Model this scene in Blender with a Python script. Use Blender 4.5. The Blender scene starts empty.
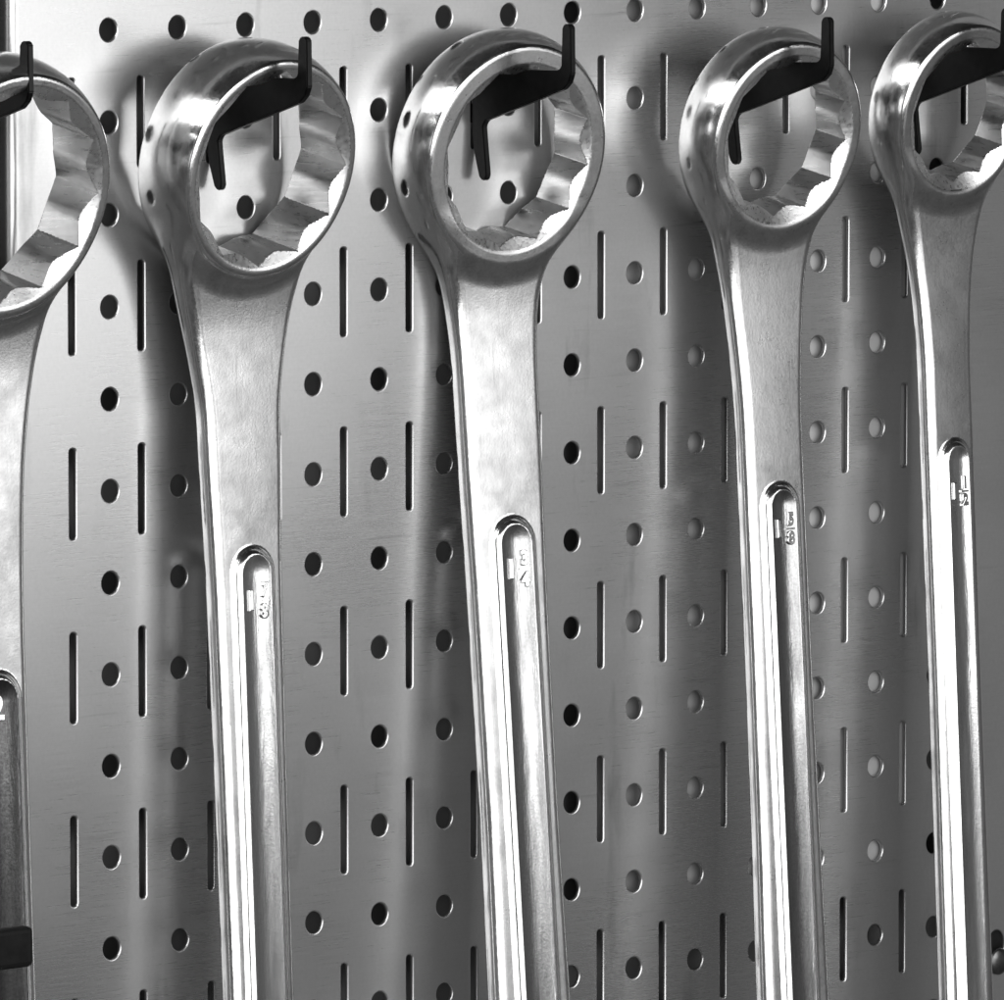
import bpy, bmesh, math, time
import numpy as np
from mathutils import Vector, Matrix
import openvdb

MM = 0.001
R = math.radians
SC = bpy.context.scene
COL = SC.collection
PITCH = 25.4
T0 = time.time()

# ------------------------------------------------------------------ helpers
def link(o, parent=None):
    COL.objects.link(o)
    if parent is not None:
        o.parent = parent
    return o

def tag(o, label=None, cat=None, group=None, kind=None):
    for k, v in (('label', label), ('category', cat), ('group', group), ('kind', kind)):
        if v:
            o[k] = v
    return o

def empty(name, loc):
    o = bpy.data.objects.new(name, None)
    o.empty_display_size = 0.02
    o.location = loc
    return link(o)

def W(x, z, d):
    """millimetres along the panel, up, and out from its face -> world metres"""
    return Vector((x * MM, -d * MM, z * MM))

# ------------------------------------------------------------------ materials
def new_mat(name):
    m = bpy.data.materials.new(name)
    m.use_nodes = True
    nt = m.node_tree
    return m, nt, nt.nodes['Principled BSDF']

def noise(nt, scale, vec=None, detail=3.0, rough=0.55):
    n = nt.nodes.new('ShaderNodeTexNoise')
    n.inputs['Scale'].default_value = scale
    n.inputs['Detail'].default_value = detail
    n.inputs['Roughness'].default_value = rough
    if vec is not None:
        nt.links.new(vec, n.inputs['Vector'])
    return n.outputs['Fac']

def coords(nt, scale=(1, 1, 1)):
    tc = nt.nodes.new('ShaderNodeTexCoord')
    mp = nt.nodes.new('ShaderNodeMapping')
    mp.inputs['Scale'].default_value = scale
    nt.links.new(tc.outputs['Object'], mp.inputs['Vector'])
    return mp.outputs['Vector']

def remap(nt, val, a, b, c, d):
    n = nt.nodes.new('ShaderNodeMapRange')
    n.inputs['From Min'].default_value = a
    n.inputs['From Max'].default_value = b
    n.inputs['To Min'].default_value = c
    n.inputs['To Max'].default_value = d
    nt.links.new(val, n.inputs['Value'])
    return n.outputs['Result']

def math_node(nt, op, a, b):
    n = nt.nodes.new('ShaderNodeMath')
    n.operation = op
    for i, v in enumerate((a, b)):
        if isinstance(v, (int, float)):
            n.inputs[i].default_value = v
        else:
            nt.links.new(v, n.inputs[i])
    return n.outputs[0]

def bump(nt, height, strength, dist, normal=None):
    b = nt.nodes.new('ShaderNodeBump')
    b.inputs['Strength'].default_value = strength
    b.inputs['Distance'].default_value = dist
    nt.links.new(height, b.inputs['Height'])
    if normal is not None:
        nt.links.new(normal, b.inputs['Normal'])
    return b.outputs['Normal']

def grey(nt, val):
    c = nt.nodes.new('ShaderNodeCombineColor')
    for i in range(3):
        nt.links.new(val, c.inputs[i])
    return c.outputs[0]

# perforated panel: satin metallic finish with a fine horizontal grain
PANEL_MAT, nt, P = new_mat('satin_metal_panel')
v = coords(nt)
g = noise(nt, 1.0, coords(nt, (60, 60, 2600)), 4.0, 0.65)
blot = noise(nt, 9.0, v, 3.0)
speck = noise(nt, 900.0, v, 2.0)
base = math_node(nt, 'ADD', remap(nt, blot, .3, .7, .45, .52), remap(nt, g, .2, .8, -.02, .02))
base = math_node(nt, 'ADD', base, remap(nt, speck, .3, .7, -.015, .015))
rub = noise(nt, 1.0, coords(nt, (70, 1, 14)), 4.0, .6)            # vertical rub marks left by hanging tools
scr = noise(nt, 1.0, coords(nt, (25, 1, 420)), 2.0, .5)
wear = math_node(nt, 'MULTIPLY', remap(nt, rub, .57, .72, 0, .20), remap(nt, noise(nt, 16.0, v, 2.0), .45, .62, 0, 1))
base = math_node(nt, 'SUBTRACT', base, wear)
base = math_node(nt, 'SUBTRACT', base, remap(nt, scr, .66, .74, 0, .06))
nt.links.new(grey(nt, base), P.inputs['Base Color'])
P.inputs['Metallic'].default_value = .92
nt.links.new(math_node(nt, 'ADD', remap(nt, blot, .3, .7, .265, .315), remap(nt, g, .2, .8, -.03, .03)), P.inputs['Roughness'])
P.inputs['Anisotropic'].default_value = .2
nt.links.new(bump(nt, g, .045, .0002, bump(nt, speck, .04, .0002)), P.inputs['Normal'])

# polished / satin chrome of the wrenches
def chrome(name, lo, hi, base, wav, grain):
    m, nt, P = new_mat(name)
    v = coords(nt)
    fine = noise(nt, 1500.0, v, 2.0)
    mid = noise(nt, 120.0, v, 4.0, .6)
    low = noise(nt, 40.0, v, 2.0)
    rg = math_node(nt, 'ADD', remap(nt, mid, .35, .7, lo, hi), remap(nt, fine, .3, .7, -.02, .03))
    nt.links.new(rg, P.inputs['Roughness'])
    b = math_node(nt, 'ADD', remap(nt, mid, .3, .75, base + .03, base - .08), remap(nt, fine, .3, .7, -.03, .03))
    # smudges and fine scratches from handling
    sm = noise(nt, 55.0, v, 5.0, .65)
    sc = noise(nt, 1.0, coords(nt, (700, 700, 30)), 2.0, .5)
    b = math_node(nt, 'SUBTRACT', b, remap(nt, sm, .54, .72, 0, .13))
    b = math_node(nt, 'SUBTRACT', b, remap(nt, sc, .66, .78, 0, .10))
    nt.links.new(grey(nt, b), P.inputs['Base Color'])
    P.inputs['Metallic'].default_value = 1.0
    n1 = bump(nt, low, wav, .0012)
    n1 = bump(nt, noise(nt, 420.0, coords(nt, (1, 1, .35)), 2.0), wav * .8, .0003, n1)
    n2 = bump(nt, fine, grain, .0002, n1)
    nt.links.new(n2, P.inputs['Normal'])
    return m

CHROME = chrome('polished_chrome_steel', .12, .25, .78, .13, .05)
SATIN = chrome('satin_chrome_steel', .28, .37, .49, .10, .13)
def recess(name, tone):
    """as-forged floor of the raised panel: duller and stained"""
    m, nt, P = new_mat(name)
    fine = noise(nt, 1400.0, coords(nt), 2.0)
    stain = noise(nt, 1.0, coords(nt, (260, 260, 40)), 4.0, .6)
    b = math_node(nt, 'ADD', remap(nt, stain, .3, .7, tone * .65, tone * 1.2), remap(nt, fine, .3, .7, -.03, .03))
    nt.links.new(grey(nt, b), P.inputs['Base Color'])
    P.inputs['Metallic'].default_value = 1.0
    nt.links.new(remap(nt, stain, .3, .7, .28, .14), P.inputs['Roughness'])
    nt.links.new(bump(nt, fine, .06, .0002, bump(nt, stain, .16, .0009)), P.inputs['Normal'])
    return m

BROACH, nt, P = new_mat('broached_steel')
tc = nt.nodes.new('ShaderNodeTexCoord')
st = noise(nt, 1.0, coords(nt, (900, 60, 900)), 3.0)
lo = noise(nt, 150.0, coords(nt), 2.0)
nt.links.new(grey(nt, remap(nt, lo, .3, .7, .66, .80)), P.inputs['Base Color'])
P.inputs['Metallic'].default_value = 1.0
nt.links.new(remap(nt, st, .3, .7, .24, .38), P.inputs['Roughness'])
nt.links.new(bump(nt, st, .14, .0003), P.inputs['Normal'])

BLACK, nt, P = new_mat('black_coated_steel')
s = noise(nt, 500.0, coords(nt), 3.0)
nt.links.new(grey(nt, remap(nt, s, .3, .7, .002, .005)), P.inputs['Base Color'])
P.inputs['Roughness'].default_value = .34
P.inputs['Specular IOR Level'].default_value = .16
nt.links.new(bump(nt, s, .12, .0003), P.inputs['Normal'])

RUBBER, nt, P = new_mat('black_rubber')
s = noise(nt, 300.0, coords(nt), 3.0)
nt.links.new(grey(nt, remap(nt, s, .3, .7, .004, .009)), P.inputs['Base Color'])
P.inputs['Roughness'].default_value = .6
P.inputs['Specular IOR Level'].default_value = .15
nt.links.new(bump(nt, s, .2, .0003), P.inputs['Normal'])

WALL_MAT, nt, P = new_mat('grey_painted_wall')
s = noise(nt, 30.0, coords(nt), 4.0)
nt.links.new(grey(nt, remap(nt, s, .3, .7, .16, .22)), P.inputs['Base Color'])
P.inputs['Roughness'].default_value = .8

BOARD_MAT, nt, P = new_mat('pale_board')
s = noise(nt, 60.0, coords(nt), 4.0)
nt.links.new(grey(nt, remap(nt, s, .3, .7, .34, .40)), P.inputs['Base Color'])
P.inputs['Roughness'].default_value = .7

SCREW_MAT, nt, P = new_mat('zinc_screw')
s = noise(nt, 400.0, coords(nt), 3.0)
nt.links.new(grey(nt, remap(nt, s, .3, .7, .10, .18)), P.inputs['Base Color'])
P.inputs['Metallic'].default_value = 1.0
P.inputs['Roughness'].default_value = .35

# ------------------------------------------------------------------ perforated panel
PX0, PX1 = -10.4, 394.1          # outer edges, mm
PZ1, PZ0 = 140.0, -470.0
BEND = 2.6
HOLE_R, SLOT_W, SLOT_L = 3.12, 2.35, 25.0
SLOT_DX = -1.0
NCOL = 14

def hole_pts():
    """outlines of all holes and slots, in panel millimetres"""
    out = []
    for c in range(1, NCOL + 1):
        for r in range(-5, 18):
            a = np.linspace(0, 2 * np.pi, 28, endpoint=False)
            out.append(np.c_[c * PITCH + HOLE_R * np.cos(a), -r * PITCH + HOLE_R * np.sin(a)])
    for c in range(0, NCOL + 1):
        for r in range(-3, 17, 2):
            x, z = (c + .5) * PITCH + SLOT_DX, -r * PITCH
            w, l, k = SLOT_W / 2, SLOT_L / 2, 0.9
            q = []
            for (cx, cz, a0) in ((w - k, l - k, 0), (-w + k, l - k, 90), (-w + k, -l + k, 180), (w - k, -l + k, 270)):
                for a in (0, 30, 60, 90):
                    q.append((x + cx + k * math.cos(R(a0 + a)), z + cz + k * math.sin(R(a0 + a))))
            out.append(np.array(q))
    for (x, z) in ((383.5, -287.5), (383.5, 60.0), (-2.0, 60.0), (-2.0, -287.5)):   # mounting holes
        a = np.linspace(0, 2 * np.pi, 28, endpoint=False)
        out.append(np.c_[x + 3.6 * np.cos(a), z + 4.4 * np.sin(a)])
    return out

def panel_mesh():
    cu = bpy.data.curves.new('perforated_face', 'CURVE')
    cu.dimensions = '2D'
    cu.fill_mode = 'BOTH'
    bev = .45
    cu.extrude = .18 * MM
    cu.bevel_depth = bev * MM
    cu.bevel_resolution = 2
    cu.offset = -bev * MM
    x0, x1 = PX0 + BEND - bev, PX1 - BEND + bev
    loops = [np.array([(x0, PZ0), (x1, PZ0), (x1, PZ1), (x0, PZ1)])] + hole_pts()
    for pts in loops:
        sp = cu.splines.new('POLY')
        sp.points.add(len(pts) - 1)
        co = np.zeros((len(pts), 4)); co[:, :2] = pts * MM; co[:, 3] = 1
        sp.points.foreach_set('co', co.ravel())
        sp.use_cyclic_u = True
    ob = bpy.data.objects.new('perforated_face', cu)
    COL.objects.link(ob)
    dg = bpy.context.evaluated_depsgraph_get()
    me = bpy.data.meshes.new_from_object(ob.evaluated_get(dg))
    bpy.data.objects.remove(ob); bpy.data.curves.remove(cu)
    me.materials.clear()
    # stand the sheet up: its front skin at d = 0
    me.transform(Matrix.Rotation(R(90), 4, 'X'))
    ys = [q.co.y for q in me.vertices]
    me.transform(Matrix.Translation((0, -min(ys), 0)))
    th = (max(ys) - min(ys)) / MM
    bm = bmesh.new(); bm.from_mesh(me)
    # folded side flanges, joined to the face by a rounded bend
    for side in (-1, 1):
        xe = PX0 + BEND if side < 0 else PX1 - BEND
        prof = [(xe - side * .5, 0.02)]
        for k in range(0, 11):
            a = R(9 * k)
            prof.append((xe + side * BEND * math.sin(a), -BEND + BEND * math.cos(a)))
        prof.append((xe + side * BEND, -19.0))
        inner = [(xe + side * (BEND - th), -19.0)]
        for k in range(10, -1, -1):
            a = R(9 * k)
            inner.append((xe + side * (BEND - th) * math.sin(a), -BEND + (BEND - th) * math.cos(a)))
        inner.append((xe - side * .5, -th + .0))
        ring = prof + inner
        lo = [bm.verts.new(W(x, PZ0, d)) for x, d in ring]
        hi = [bm.verts.new(W(x, PZ1, d)) for x, d in ring]
        n = len(ring)
        for i in range(n):
            f = bm.faces.new((lo[i], lo[(i + 1) % n], hi[(i + 1) % n], hi[i]))
            f.smooth = True
        bm.faces.new(lo); bm.faces.new(hi)
    bmesh.ops.recalc_face_normals(bm, faces=bm.faces)
    bm.to_mesh(me); bm.free()
    me.materials.append(PANEL_MAT)
    me.shade_smooth() if hasattr(me, 'shade_smooth') else None
    me.set_sharp_from_angle(angle=R(35)) if hasattr(me, 'set_sharp_from_angle') else None
    return me

pm = panel_mesh()
panel = bpy.data.objects.new('perforated_panel', pm)
tag(link(panel), 'grey metal pegboard panel with round holes and vertical slots, behind all the wrenches', 'tool panel')
panel2 = panel.copy()
panel2.location = (-(PX1 - PX0 + 3.2) * MM, 0, 0)
tag(link(panel2), 'next metal pegboard panel, only its dark edge showing at the far left', 'tool panel')

def box_mesh(name, x0, x1, z0, z1, d0, d1, mat, bev=0.0, seg=2):
    bm = bmesh.new()
    bmesh.ops.create_cube(bm, size=1)
    for q in bm.verts:
        q.co = W((x0 + x1) / 2 + q.co.x * (x1 - x0), (z0 + z1) / 2 + q.co.z * (z1 - z0), (d0 + d1) / 2 - q.co.y * (d1 - d0))
    if bev:
        bmesh.ops.bevel(bm, geom=bm.edges[:], offset=bev * MM, segments=seg, affect='EDGES', profile=.5)
    bmesh.ops.recalc_face_normals(bm, faces=bm.faces)
    me = bpy.data.meshes.new(name); bm.to_mesh(me); bm.free()
    me.materials.append(mat)
    return me

wall = link(bpy.data.objects.new('wall', box_mesh('wall', -900, 900, -900, 700, -70, -19.4, WALL_MAT)))
tag(wall, 'plain grey wall behind the perforated panels, hardly seen through their holes', 'wall', kind='structure')

# pale board slipped behind the right half of the panel (seen through the holes), nearer the sheet at its right
bm = bmesh.new()
bx0, bx1, bz0, bz1 = 8.55 * PITCH, 13.75 * PITCH, -10.45 * PITCH, 1.2 * PITCH
def bd(x): return -2.1 - 5.5 * ((bx1 - x) / (bx1 - bx0)) ** 1.2
nx = 12; fr = []; bk = []
for i in range(nx + 1):
    x = bx0 + (bx1 - bx0) * i / nx
    fr.append((bm.verts.new(W(x, bz0, bd(x))), bm.verts.new(W(x, bz1, bd(x)))))
    bk.append((bm.verts.new(W(x, bz0, bd(x) - 2)), bm.verts.new(W(x, bz1, bd(x) - 2))))
for i in range(nx):
    bm.faces.new((fr[i][0], fr[i + 1][0], fr[i + 1][1], fr[i][1])); bm.faces.new((bk[i][0], bk[i][1], bk[i + 1][1], bk[i + 1][0]))
    bm.faces.new((fr[i][0], bk[i][0], bk[i + 1][0], fr[i + 1][0])); bm.faces.new((fr[i][1], fr[i + 1][1], bk[i + 1][1], bk[i][1]))
for i in (0, nx):
    bm.faces.new((fr[i][0], fr[i][1], bk[i][1], bk[i][0]))
bmesh.ops.recalc_face_normals(bm, faces=bm.faces)
me = bpy.data.meshes.new('backing_board'); bm.to_mesh(me); bm.free(); me.materials.append(BOARD_MAT)
tag(link(bpy.data.objects.new('backing_board', me)), 'pale board close behind the panel, showing light through the holes on the right', 'board')

# ------------------------------------------------------------------ wrenches (signed distance fields, meshed and projected)
def smin(a, b, k):
    h = np.clip(.5 + .5 * (b - a) / k, 0, 1)
    return b * (1 - h) + a * h - k * h * (1 - h)

def smax(a, b, k):
    return -smin(-a, -b, k)

def sstep(x, a, b):
    t = np.clip((x - a) / (b - a), 0, 1)
    return t * t * (3 - 2 * t)

class Wrench:
    """u across, s down the handle from the ring centre, n out from the panel (mm)"""
    OFF = R(15)

    def __init__(s_, R_, t, rc, rch, nh, h, prof, sg, rg, L, phase=0.0):
        s_.R, s_.t, s_.rc, s_.rch, s_.nh, s_.h = R_, t, rc, rch, nh, h
        s_.prof = np.array(prof, float); s_.sg, s_.rg, s_.L, s_.phase = sg, rg, L, phase
        ts = np.arange(-40, L + 60, .5)
        tw = np.interp(ts, s_.prof[:, 0], s_.prof[:, 1])
        k = np.exp(-.5 * (np.arange(-24, 25) * .5 / 3.5) ** 2); k /= k.sum()
        s_.ts, s_.tw = ts, np.convolve(np.pad(tw, 24, mode='edge'), k, mode='valid')
        s_.c, s_.sn = math.cos(s_.OFF), math.sin(s_.OFF)

    def ring_coords(s_, u, s, n):
        hh = n * s_.c + s * s_.sn            # along the ring axis
        vv = s * s_.c - n * s_.sn            # in the ring plane, downwards
        return u, vv, hh

    def halfwidth(s_, s):
        return np.interp(s, s_.ts, s_.tw)

    def bore(s_, u, v, hh):
        a0 = s_.phase
        ds = None
        for k in (0, 1):
            d = None
            for j in range(3):
                a = a0 + R(30 * k + 60 * j + 30)
                e = np.abs(u * math.cos(a) + v * math.sin(a))
                d = e if d is None else np.maximum(d, e)
            d = d - s_.rc * math.cos(R(30))
            ds = d if ds is None else smin(ds, d, 1.1)
        rho = np.sqrt(u * u + v * v)
        dep = s_.t / 2 - np.abs(hh)
        cone = (rho - (s_.rch - 1.5 * dep)) * .555
        return np.minimum(ds, cone)

    def panel_e(s_, u, s):
        a = np.maximum(s_.sg + s_.rg - s, 0)
        return np.sqrt(u * u + a * a) - s_.rg

    def relief(s_, u, s):
        e = s_.panel_e(u, s)
        H, D = 1.9, 0.75
        up = sstep(e, .9, -2.3) - .05 * np.exp(-((e + .55) / .22) ** 2)     # sloping border with a fine seam
        x = np.clip((-e - 2.0) / (s_.rg - 2.0), 0, 1)
        return H * up - .22 * np.clip(u / s_.halfwidth(s), -1, 1) ** 2 - D * (1 - (1 - x) ** 2)                            # dished face

    def sdf(s_, u, s, n):
        ru, rv, rh = s_.ring_coords(u, s, n)
        rho = np.sqrt(ru * ru + rv * rv)
        b = s_.R * .10 * np.clip(1 - ((rh / s_.t + .12) / .62) ** 2, -.3, 1)
        rr = 1.0
        qx, qy = rho - b - s_.R + rr, np.abs(rh) - s_.t / 2 + rr
        ring = np.sqrt(np.maximum(qx, 0) ** 2 + np.maximum(qy, 0) ** 2) + np.minimum(np.maximum(qx, qy), 0) - rr
        w = s_.halfwidth(s)
        h = s_.h + 1.2 * sstep(s, s_.R + 24, s_.R - 2)
        r = h * .93
        rel = s_.relief(u, s)
        nh = smax(-s * math.tan(s_.OFF) * .9, s_.nh + 0 * s, 3.0)
        nn = np.abs(n - nh) - rel * sstep(np.abs(n - nh), .8, 2.8)
        qx, qy = np.abs(u) - w + r, nn - h + r
        hd = np.sqrt(np.maximum(qx, 0) ** 2 + np.maximum(qy, 0) ** 2) + np.minimum(np.maximum(qx, qy), 0) - r
        hd = smax(hd, -s + s_.R * .62, 6.0)
        hd = np.maximum(hd, s - s_.L)
        body = smin(ring, hd, 6.5)
        # keep the ring's front face flat: nothing of the handle fillet rises above it
        bore = s_.bore(ru, rv, rh)
        return smax(body, -bore, .35)

    def mesh(s_, vox):
        lo = np.array([-s_.R - 4, -s_.R - 4, -s_.R * .30 - s_.t / 2 - 6])
        hi = np.array([s_.R + 4, s_.L + 2, s_.R * .30 + s_.t / 2 + 4])
        n = np.ceil((hi - lo) / vox).astype(int)
        grid = openvdb.FloatGrid(4 * vox)
        step = 96
        us = (lo[0] + vox * np.arange(n[0])).astype(np.float32)
        ns = (lo[2] + vox * np.arange(n[2])).astype(np.float32)
        for j in range(0, n[1], step):
            m = min(step, n[1] - j)
            ss = (lo[1] + vox * (j + np.arange(m))).astype(np.float32)
            a = s_.sdf(us[:, None, None], ss[None, :, None], ns[None, None, :])
            a = np.clip(np.broadcast_to(a, (n[0], m, n[2])), -4 * vox, 4 * vox).astype(np.float32)
            grid.copyFromArray(np.ascontiguousarray(a), ijk=(0, j, 0), tolerance=0.0)
        pts, quads = grid.convertToQuads(isovalue=0.0)
        p = lo + pts.astype(np.float64) * vox
        for it in range(4):
            d, g = s_.grad(p)
            gl = np.maximum((g * g).sum(1), .15)
            p = p - np.clip(d / gl, -.3, .3)[:, None] * g
        d, g = s_.grad(p)
        g /= np.linalg.norm(g, axis=1)[:, None] + 1e-9
        return p, quads.astype(np.int32), g

    def grad(s_, p, e=.03):
        u, s, n = p.T
        d = s_.sdf(u, s, n)
        g = np.stack([(s_.sdf(u + e, s, n) - s_.sdf(u - e, s, n)),
                      (s_.sdf(u, s + e, n) - s_.sdf(u, s - e, n)),
                      (s_.sdf(u, s, n + e) - s_.sdf(u, s, n - e))], 1) / (2 * e)
        return d, g

def build_part(name, p, quads, nrm, keep, mats, midx, parent):
    q = quads[keep]
    used, inv = np.unique(q, return_inverse=True)
    q = inv.reshape(q.shape)
    v, nv = p[used], nrm[used]
    # local frame -> object space: u -> +X, s -> -Z, n -> -Y
    co = np.c_[v[:, 0], -v[:, 2], -v[:, 1]] * MM
    no = np.c_[nv[:, 0], -nv[:, 2], -nv[:, 1]]
    # make the winding agree with the outward normals
    f0 = q[0]
    a, b, c = co[q[:, 0]], co[q[:, 1]], co[q[:, 2]]
    fn = np.cross(b - a, c - a)
    if (fn * no[q[:, 0]]).sum() < 0:
        q = q[:, ::-1]
    me = bpy.data.meshes.new(name)
    me.vertices.add(len(co)); me.vertices.foreach_set('co', co.ravel())
    me.loops.add(q.size); me.loops.foreach_set('vertex_index', q.ravel().astype(np.int32))
    me.polygons.add(len(q)); me.polygons.foreach_set('loop_start', np.arange(0, q.size, 4, dtype=np.int32))
    for m in mats:
        me.materials.append(m)
    me.polygons.foreach_set('material_index', midx[keep].astype(np.int32))
    me.update(calc_edges=True); me.validate()
    me.polygons.foreach_set('use_smooth', np.ones(len(me.polygons), bool))
    if len(me.vertices) == len(no):
        me.normals_split_custom_set_from_vertices(no.astype(np.float32))
    return link(bpy.data.objects.new(name, me), parent)

def text_mesh(s, size, depth):
    cu = bpy.data.curves.new('size_mark', 'FONT')
    cu.body = s; cu.size = size * MM; cu.extrude = depth * MM; cu.bevel_depth = .28 * MM; cu.bevel_resolution = 2
    cu.offset = .15 * MM
    cu.align_x = 'CENTER'; cu.align_y = 'CENTER'
    ob = bpy.data.objects.new('size_mark', cu); COL.objects.link(ob)
    dg = bpy.context.evaluated_depsgraph_get()
    me = bpy.data.meshes.new_from_object(ob.evaluated_get(dg))
    bpy.data.objects.remove(ob)
    return me

def add_mark(w, parent, whole, num, den, s0):
    """size number cast proud of the recessed panel"""
    bm = bmesh.new()
    k = w.rg / 7.5
    items = [(whole, 7.2 * k, -2.3 * k, 0)] if num else [(whole, 9.0 * k, -1.4, 0)]
    if num:
        items += [(num, 5.2 * k, 2.6 * k, 2.9 * k), (den, 5.2 * k, 2.6 * k, -3.1 * k)]
    for t, size, du, dz in items:
        me = text_mesh(t, size, .35)
        me.transform(Matrix.Translation((du * MM, dz * MM, 0)))
        bm.from_mesh(me); bpy.data.meshes.remove(me)
    if num:
        ret = bmesh.ops.create_cube(bm, size=1)
        for q in ret['verts']:
            q.co = Vector((2.6 * k + q.co.x * 3.6 * k, q.co.y * .6, q.co.z * .9)) * MM
    me = bpy.data.meshes.new('size_mark'); bm.to_mesh(me); bm.free()
    me.materials.clear(); me.materials.append(CHROME)
    me.transform(Matrix.Rotation(R(90), 4, 'X'))
    nf = w.nh + w.h + 1.0
    me.transform(Matrix.Translation((0, -(nf + .25) * MM, -s0 * MM)))
    for f in me.polygons:
        f.use_smooth = False
    return link(bpy.data.objects.new('size_mark', me), parent)

def open_end(w, parent, L, jaw):
    """open jaw at the foot of the handle, below the frame"""
    rad = jaw * 1.02
    bm = bmesh.new()
    pts = []
    a_half = math.asin(min(.98, (jaw / 2) / rad))
    for k in range(0, 41):
        a = -math.pi / 2 + a_half + (2 * math.pi - 2 * a_half) * k / 40
        pts.append((rad * math.cos(a), rad * math.sin(a)))
    pts += [(-jaw / 2, -jaw * .1), (-jaw * .3, jaw * .2), (jaw * .3, jaw * .2), (jaw / 2, -jaw * .1)]
    hh = w.h * 1.35
    ca, sa = math.cos(R(15)), math.sin(R(15))
    lo = []; hi = []
    for x, y in pts:
        x, y = x * ca - y * sa, x * sa + y * ca
        lo.append(bm.verts.new(Vector((x, -(w.nh - hh), y - L - rad * .85)) * MM))
        hi.append(bm.verts.new(Vector((x, -(w.nh + hh), y - L - rad * .85)) * MM))
    n = len(pts)
    for i in range(n):
        bm.faces.new((lo[i], lo[(i + 1) % n], hi[(i + 1) % n], hi[i]))
    bm.faces.new(lo); bm.faces.new(hi)
    bmesh.ops.recalc_face_normals(bm, faces=bm.faces)
    bmesh.ops.bevel(bm, geom=bm.edges[:], offset=1.2 * MM, segments=2, affect='EDGES')
    me = bpy.data.meshes.new('open_end'); bm.to_mesh(me); bm.free()
    me.materials.append(CHROME)
    return link(bpy.data.objects.new('open_end', me), parent)

G_W = 'chrome combination wrenches hanging in a row on the panel'
VOX = 0.42

def make_wrench(X, zf, df, tau_alpha, twist, w, tone, label, mark):
    """X, zf, df: centre of the ring's front face; alpha: lean of the handle's foot away from the panel"""
    alpha = tau_alpha
    tau = w.OFF - alpha
    # ring centre = front-face centre moved back along the ring axis
    cz = zf + w.t / 2 * math.sin(tau)
    cd = df - w.t / 2 * math.cos(tau)
    root = empty('combination_wrench', W(X, cz, cd))
    root.rotation_euler = (-alpha, 0, twist)
    tag(root, label, 'wrench', G_W)
    p, quads, nrm = w.mesh(VOX)
    ctr = p[quads].mean(1)
    ru, rv, rh = w.ring_coords(*ctr.T)
    rho = np.hypot(ru, rv)
    in_ring = (rho < w.R * (1 + .10 * np.clip(1 - ((rh / w.t + .12) / .62) ** 2, 0, 1)) + .5) & (np.abs(rh) < w.t / 2 + .6)
    nc = nrm[quads].mean(1)
    nru, nrv, nrh = w.ring_coords(*nc.T)
    bore_d = np.abs(w.bore(ru, rv, rh))
    radial = -(nru * ru + nrv * rv) / np.maximum(rho, 1e-6)
    bored = in_ring & (bore_d < .4) & (rho < w.rch + .8) & (radial > .25)
    cone = bored & (np.abs(nrh) > .4)
    midx = np.zeros(len(quads), int)
    face = in_ring & (np.abs(nrh) > .9)
    midx[face] = 1
    midx[bored] = 2
    midx[cone] = 2
    # flats of the handle are satin, rounded sides polished
    e = w.panel_e(ctr[:, 0], ctr[:, 1])
    flat = (~in_ring) & (np.abs(ctr[:, 0]) < w.halfwidth(ctr[:, 1]) - w.h * .62) & (e > .9)
    midx[flat] = 1
    midx[(~in_ring) & (e < -2.1) & (nc[:, 2] > .5)] = 3
    mats = [CHROME, SATIN, BROACH, recess('stained_recess_steel', tone)]
    be = build_part('box_end', p, quads, nrm, in_ring, mats, midx, root)
    hd = build_part('handle', p, quads, nrm, ~in_ring, mats, midx, root)
    if mark:
        add_mark(w, hd, *mark)
    open_end(w, root, w.L, w.rc * 1.75)
    print('wrench', X, len(p), round(time.time() - T0, 1))
    return root

# silhouette widths measured down each handle: (s, half width)
def prof(rows, h, kx=2.55, ks=3.47):
    r = h * .93
    return [(s, (px / 2 - r * ks) / kx + r) for s, px in rows]

WR = {}
h1, h2, h3, h4, h0 = 3.8, 3.9, 3.6, 3.3, 4.0
w1 = Wrench(30.6, 19.8, 27.7, 28.3, -8.6, h1,
            prof([(16, 150), (22, 138), (29, 126), (35, 116), (42, 106), (55, 91), (68, 80), (81, 79), (98, 76), (114, 73), (170, 70), (235, 68), (300, 68)], h1),
            107, 7.5, 290)
w2 = Wrench(31.8, 15.6, 26.3, 26.7, -8.6, h2,
            prof([(16, 140), (22, 126), (30, 108), (36, 97), (42, 89), (56, 82), (70, 81), (93, 80), (125, 77), (190, 75), (235, 78), (300, 82)], h2),
            104, 7.7, 290, R(7))
w3 = Wrench(28.1, 15.0, 23.3, 24.6, -7.2, h3,
            prof([(14, 130), (20, 115), (27, 101), (32, 93), (36, 88), (45, 80), (58, 73), (70, 68), (82, 65), (117, 65), (152, 65), (206, 67), (241, 70), (300, 72)], h3, 2.45, 3.42),
            102, 6.9, 290, R(3))
w4 = Wrench(26.1, 13.5, 21.3, 22.6, -6.6, h4,
            prof([(13, 115), (20, 102), (28, 88), (35, 78), (44, 68), (57, 59), (74, 54), (91, 54), (126, 54), (165, 53), (217, 54), (252, 55), (300, 56)], h4, 2.40, 3.38),
            98.5, 6.3, 300)
w0 = Wrench(33.4, 19.0, 29.8, 30.6, -9.0, h0,
            prof([(17, 165), (24, 150), (31, 136), (45, 114), (59, 97), (73, 86), (87, 80), (104, 76), (120, 74), (180, 73), (240, 73), (300, 73)], h0, 2.72, 3.6),
            130, 7.9, 290)

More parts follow.
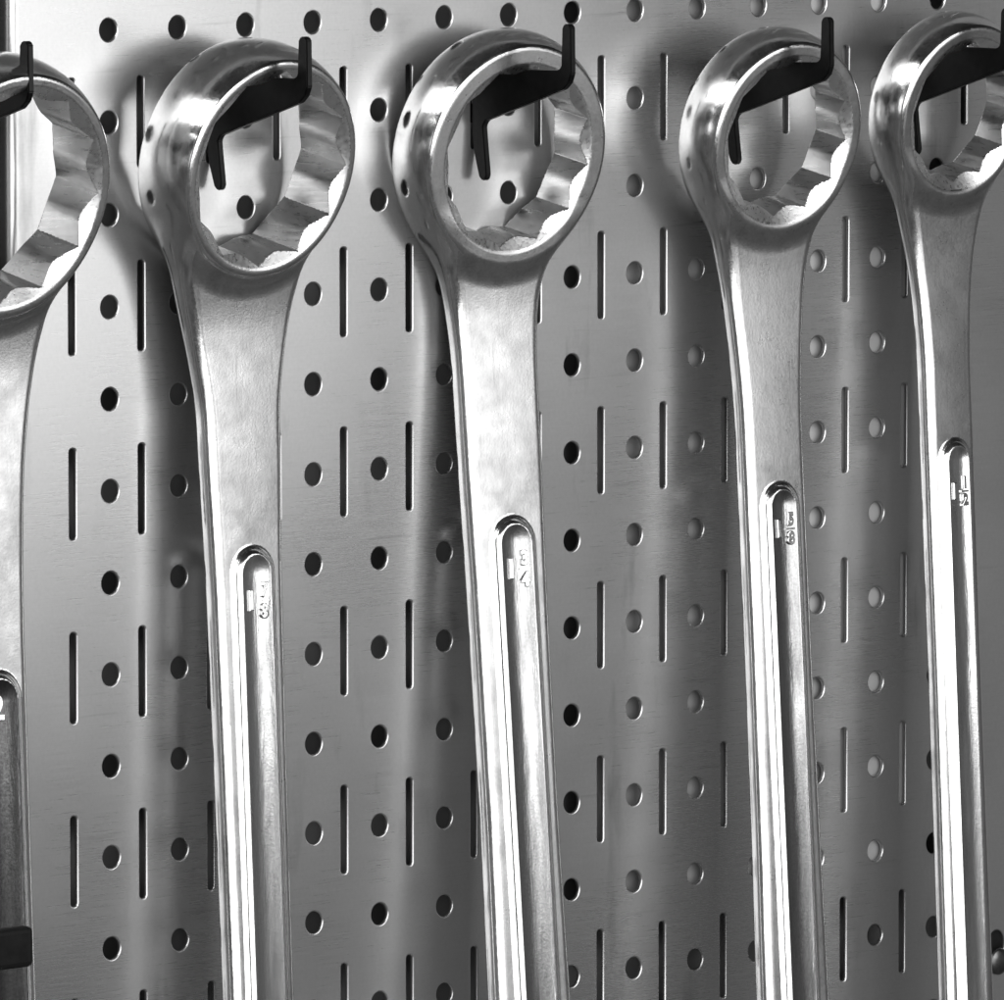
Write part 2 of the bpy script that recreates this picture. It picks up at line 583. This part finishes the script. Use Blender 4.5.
# (column X, height of the ring's front centre, its distance from the panel, lean, twist)
PL = {1: (2.5 * PITCH - .6, -38.7, 25.9, R(2.8), 0.0), 2: (6.5 * PITCH - .6, -39.3, 18.6, R(5.0), R(-4.5)),
      3: (10.5 * PITCH - .6, -37.6, 26.2, R(3.9), R(-3.5)), 4: (13.5 * PITCH - .6, -32.9, 24.6, R(3.2), R(-1)),
      0: (-1.62 * PITCH + 2.2, -41.9, 34.6, R(2.6), R(-1))}
make_wrench(*PL[1], w1, 0.66, 'big chrome wrench second from the left, white glare on its ring beside the hook',
            ('1', '7', '8', 122))
make_wrench(*PL[2], w2, 0.42, 'middle chrome wrench of the five, with a wide grey rim around its ring', ('1', '3', '4', 119))
make_wrench(*PL[3], w3, 0.34, 'chrome wrench second from the right, dark reflection on the panel to its left',
            ('1', '5', '8', 115.5))
make_wrench(*PL[4], w4, 0.66, 'smallest chrome wrench at the far right, its ring cut by the frame', ('1', '1', '2', 114))
make_wrench(*PL[0], w0, 0.16, 'leftmost chrome wrench, only the right half of its big ring and handle in view', ('2', None, None, 140))

# ------------------------------------------------------------------ hooks
G_H = 'black steel hooks holding the wrenches'
def make_hook(X, zb, ztop_at, tip_d, leg, tip_h, label):
    """flat plate standing in a slot: upright tongue at the sheet, rising arm, turned-up tip.
    zb: underside of the arm at the sheet; ztop_at: (d, z) the wrench rests at"""
    sl = math.tan(R(17.5))
    under = lambda d: zb + sl * d
    zt = ztop_at[1]
    over = lambda d: max(zt, under(d) + 6.0)
    tz = under(tip_d) + tip_h
    out = [(0.2, over(0)), (tip_d - 5.2, over(tip_d - 5.2)), (tip_d - 3.9, over(tip_d - 5.2) + 1.0), (tip_d - 3.5, tz - 1.2), (tip_d - 2.6, tz), (tip_d - .9, tz), (tip_d, tz - 1.0),
           (tip_d + .2, under(tip_d) + 3.5), (tip_d - .8, under(tip_d) + 1.0), (tip_d - 3, under(tip_d - 3)), (5.6, under(5.6)), (4.6, zb + .2),
           (5.0, zb - leg * .25), (5.9, zb - leg * .75), (6.1, zb - leg + 1.6), (5.5, zb - leg + .2), (4.3, zb - leg), (3.0, zb - leg + 1), (1.0, zb - leg * .5), (.2, zb - leg * .2)]
    bm = bmesh.new()
    th = 2.1
    a = [bm.verts.new(W(-th / 2, z, d)) for d, z in out]
    b = [bm.verts.new(W(th / 2, z, d)) for d, z in out]
    n = len(out)
    for i in range(n):
        bm.faces.new((a[i], a[(i + 1) % n], b[(i + 1) % n], b[i]))
    bm.faces.new(a); bm.faces.new(b)
    bmesh.ops.recalc_face_normals(bm, faces=bm.faces)
    bmesh.ops.bevel(bm, geom=bm.edges[:], offset=.28 * MM, segments=2, affect='EDGES')
    # tongue through the slot and catch behind the sheet
    for (z0, z1, d0, d1) in ((zb + 1.0, zb + 6.5, -3.4, .6), (zb + 2.5, zb + 10.0, -3.4, -2.0)):
        r = bmesh.ops.create_cube(bm, size=1)
        for q in r['verts']:
            q.co = W(q.co.x * 1.9, (z0 + z1) / 2 + q.co.z * (z1 - z0), (d0 + d1) / 2 - q.co.y * (d1 - d0))
    bmesh.ops.translate(bm, verts=bm.verts[:], vec=(0, 0, -zb * MM))
    me = bpy.data.meshes.new('hook'); bm.to_mesh(me); bm.free(); me.materials.append(BLACK)
    o = bpy.data.objects.new('hook', me)
    o.location = W(X, zb, 0)
    return tag(link(o), label, 'hook', G_H)

def rest(w, k):
    X, zf, df, alpha, tw = PL[k]
    tau = w.OFF - alpha
    r = w.rc * .93
    return (df + r * math.sin(tau) - 2.5, zf + r * math.cos(tau) + .2)

sx = SLOT_DX
make_hook(2.5 * PITCH + sx, -31.8, rest(w1, 1), 41.0, 13.5, 17.2, 'black hook through the big ring second from the left')
make_hook(6.5 * PITCH + sx, -31.3, rest(w2, 2), 40.3, 15.3, 17.5, 'black hook through the middle ring with the wide grey rim')
make_hook(10.5 * PITCH + sx, -33.0, rest(w3, 3), 43.3, 13.0, 17.5, 'black hook through the ring second from the right')
make_hook(13.5 * PITCH + sx, -32.3, rest(w4, 4), 43.0, 13.7, 17.5, 'black hook through the rightmost ring, its tip outside the frame')
make_hook(-1.62 * PITCH + 2.2, -30.0, rest(w0, 0), 41.5, 14, 17.0, 'black hook at the left edge holding the cut-off wrench beside the bright fold')

# black clip across the leftmost handle, low at the left edge
clip = empty('retaining_clip', W(-1.62 * PITCH, -239, 0))
tag(clip, 'black rubber clip end lying across the leftmost handle near the bottom corner', 'clip')
X0 = -1.62 * PITCH
def child(me, name, parent):
    o = bpy.data.objects.new(name, me)
    me.transform(Matrix.Translation(-parent.location))
    return link(o, parent)
child(box_mesh('finger', X0 - 26, X0 - 3.2, -247.4, -236.4, 43.0, 47.8, RUBBER, 1.6, 3), 'finger', clip)
child(box_mesh('arm', X0 - 26.5, X0 - 21.5, -247.7, -236.1, .1, 45.5, RUBBER, 1.0), 'arm', clip)

# mounting screw at the right edge of the panel
def lathe(name, prof_, mat, seg=32):
    bm = bmesh.new(); rows = []
    for r, d in prof_:
        rows.append([bm.verts.new(W(r * math.cos(2 * math.pi * k / seg), r * math.sin(2 * math.pi * k / seg), d)) for k in range(seg)])
    for i in range(len(rows) - 1):
        for k in range(seg):
            bm.faces.new((rows[i][k], rows[i][(k + 1) % seg], rows[i + 1][(k + 1) % seg], rows[i + 1][k]))
    bm.faces.new(rows[0]); bm.faces.new(rows[-1])
    bmesh.ops.recalc_face_normals(bm, faces=bm.faces)
    for f in bm.faces: f.smooth = True
    me = bpy.data.meshes.new(name); bm.to_mesh(me); bm.free(); me.materials.append(mat)
    return me
sc_o = bpy.data.objects.new('screw', lathe('screw', [(1.7, -19.0), (1.7, .3), (4.0, .3), (4.1, .7), (3.4, 1.3), (2.0, 1.7), (.3, 1.8)], SCREW_MAT))
sc_o.location = W(384.0, -292.6, 0)
tag(link(sc_o), 'small round screw head in the mounting hole at the lower right edge', 'screw')

# ------------------------------------------------------------------ camera (solved from the hole grid)
yaw, pit, rol, tx, ty, D, f = CAM = (0.7664, 0.0914, 0.0003, 175.2, -138.9, 2691.0, 9391.0)
cam_d = bpy.data.cameras.new('camera'); cam = bpy.data.objects.new('camera', cam_d); link(cam)
cy, sy, cp, sp = math.cos(yaw), math.sin(yaw), math.cos(pit), math.sin(pit)
fw = Vector((sy * cp, cy * cp, -sp))           # world: X along, Y into the wall, Z up
rt = Vector((cy, -sy, 0)); up = rt.cross(fw)
r2 = rt * math.cos(rol) + up * math.sin(rol); u2 = -rt * math.sin(rol) + up * math.cos(rol)
pos = W(tx, ty, 0) - fw * (D * MM)
M = Matrix((r2, u2, -fw)).transposed().to_4x4(); M.translation = pos
cam.matrix_world = M
cam_d.sensor_fit = 'HORIZONTAL'; cam_d.sensor_width = 36; cam_d.lens = f / 1004 * 36
cam_d.clip_start = .05; cam_d.clip_end = 100
SC.camera = cam

# ------------------------------------------------------------------ light
def area(name, loc, target, sx_, sy_, power, shape='RECTANGLE'):
    l = bpy.data.lights.new(name, 'AREA'); l.shape = shape; l.size = sx_; l.size_y = sy_; l.energy = power
    o = link(bpy.data.objects.new(name, l))
    o.location = loc
    o.rotation_euler = (Vector(target) - Vector(loc)).to_track_quat('-Z', 'Y').to_euler()
    return o

CT = Vector((.18, 0, -.14))
area('window_light', CT + Vector((-1.2, -2.95, .6)), CT, 3.9, 2.7, 95)
area('ceiling_light', CT + Vector((-1.15, -.24, 1.0)), CT, .85, .5, 8)
area('panel_gradient_light', CT + Vector((.36, -.8, .22)), CT + Vector((0, 0, .05)), .38, .62, 2.2)  # added lamp, no known source: its near reflection brightens the panel's upper left

wd = bpy.data.worlds.new('World'); SC.world = wd; wd.use_nodes = True
nt = wd.node_tree
bg = nt.nodes['Background']
tc = nt.nodes.new('ShaderNodeTexCoord')
sep = nt.nodes.new('ShaderNodeSeparateXYZ'); nt.links.new(tc.outputs['Generated'], sep.inputs[0])
ramp = nt.nodes.new('ShaderNodeValToRGB')
nt.links.new(remap(nt, sep.outputs['Z'], -1, 1, 0, 1), ramp.inputs['Fac'])
cr = ramp.color_ramp
cr.elements[0].position = 0.0; cr.elements[0].color = (.10, .10, .10, 1)
cr.elements[1].position = 1.0; cr.elements[1].color = (.02, .02, .02, 1)
for pz, val in ((.35, .09), (.5, .13), (.62, .05), (.75, .01)):
    e_ = cr.elements.new(pz); e_.color = (val, val, val, 1)
nz = nt.nodes.new('ShaderNodeTexNoise'); nz.inputs['Scale'].default_value = 2.2; nz.inputs['Detail'].default_value = 2
nt.links.new(tc.outputs['Generated'], nz.inputs['Vector'])
mul = nt.nodes.new('ShaderNodeMix'); mul.data_type = 'RGBA'; mul.blend_type = 'MULTIPLY'; mul.inputs[0].default_value = 1
nt.links.new(ramp.outputs['Color'], mul.inputs[6])
nt.links.new(grey(nt, remap(nt, nz.outputs['Fac'], .35, .65, .55, 1.45)), mul.inputs[7])
nt.links.new(mul.outputs[2], bg.inputs['Color'])
bg.inputs['Strength'].default_value = 1.0

SC.view_settings.view_transform = 'Standard'
SC.view_settings.look = 'None'
SC.view_settings.exposure = 0.15
SC.view_settings.gamma = 1
SC.view_settings.use_curve_mapping = False
SC.cycles.max_bounces = 10
SC.cycles.glossy_bounces = 8
SC.cycles.use_denoising = True
print('built in', round(time.time() - T0, 1))
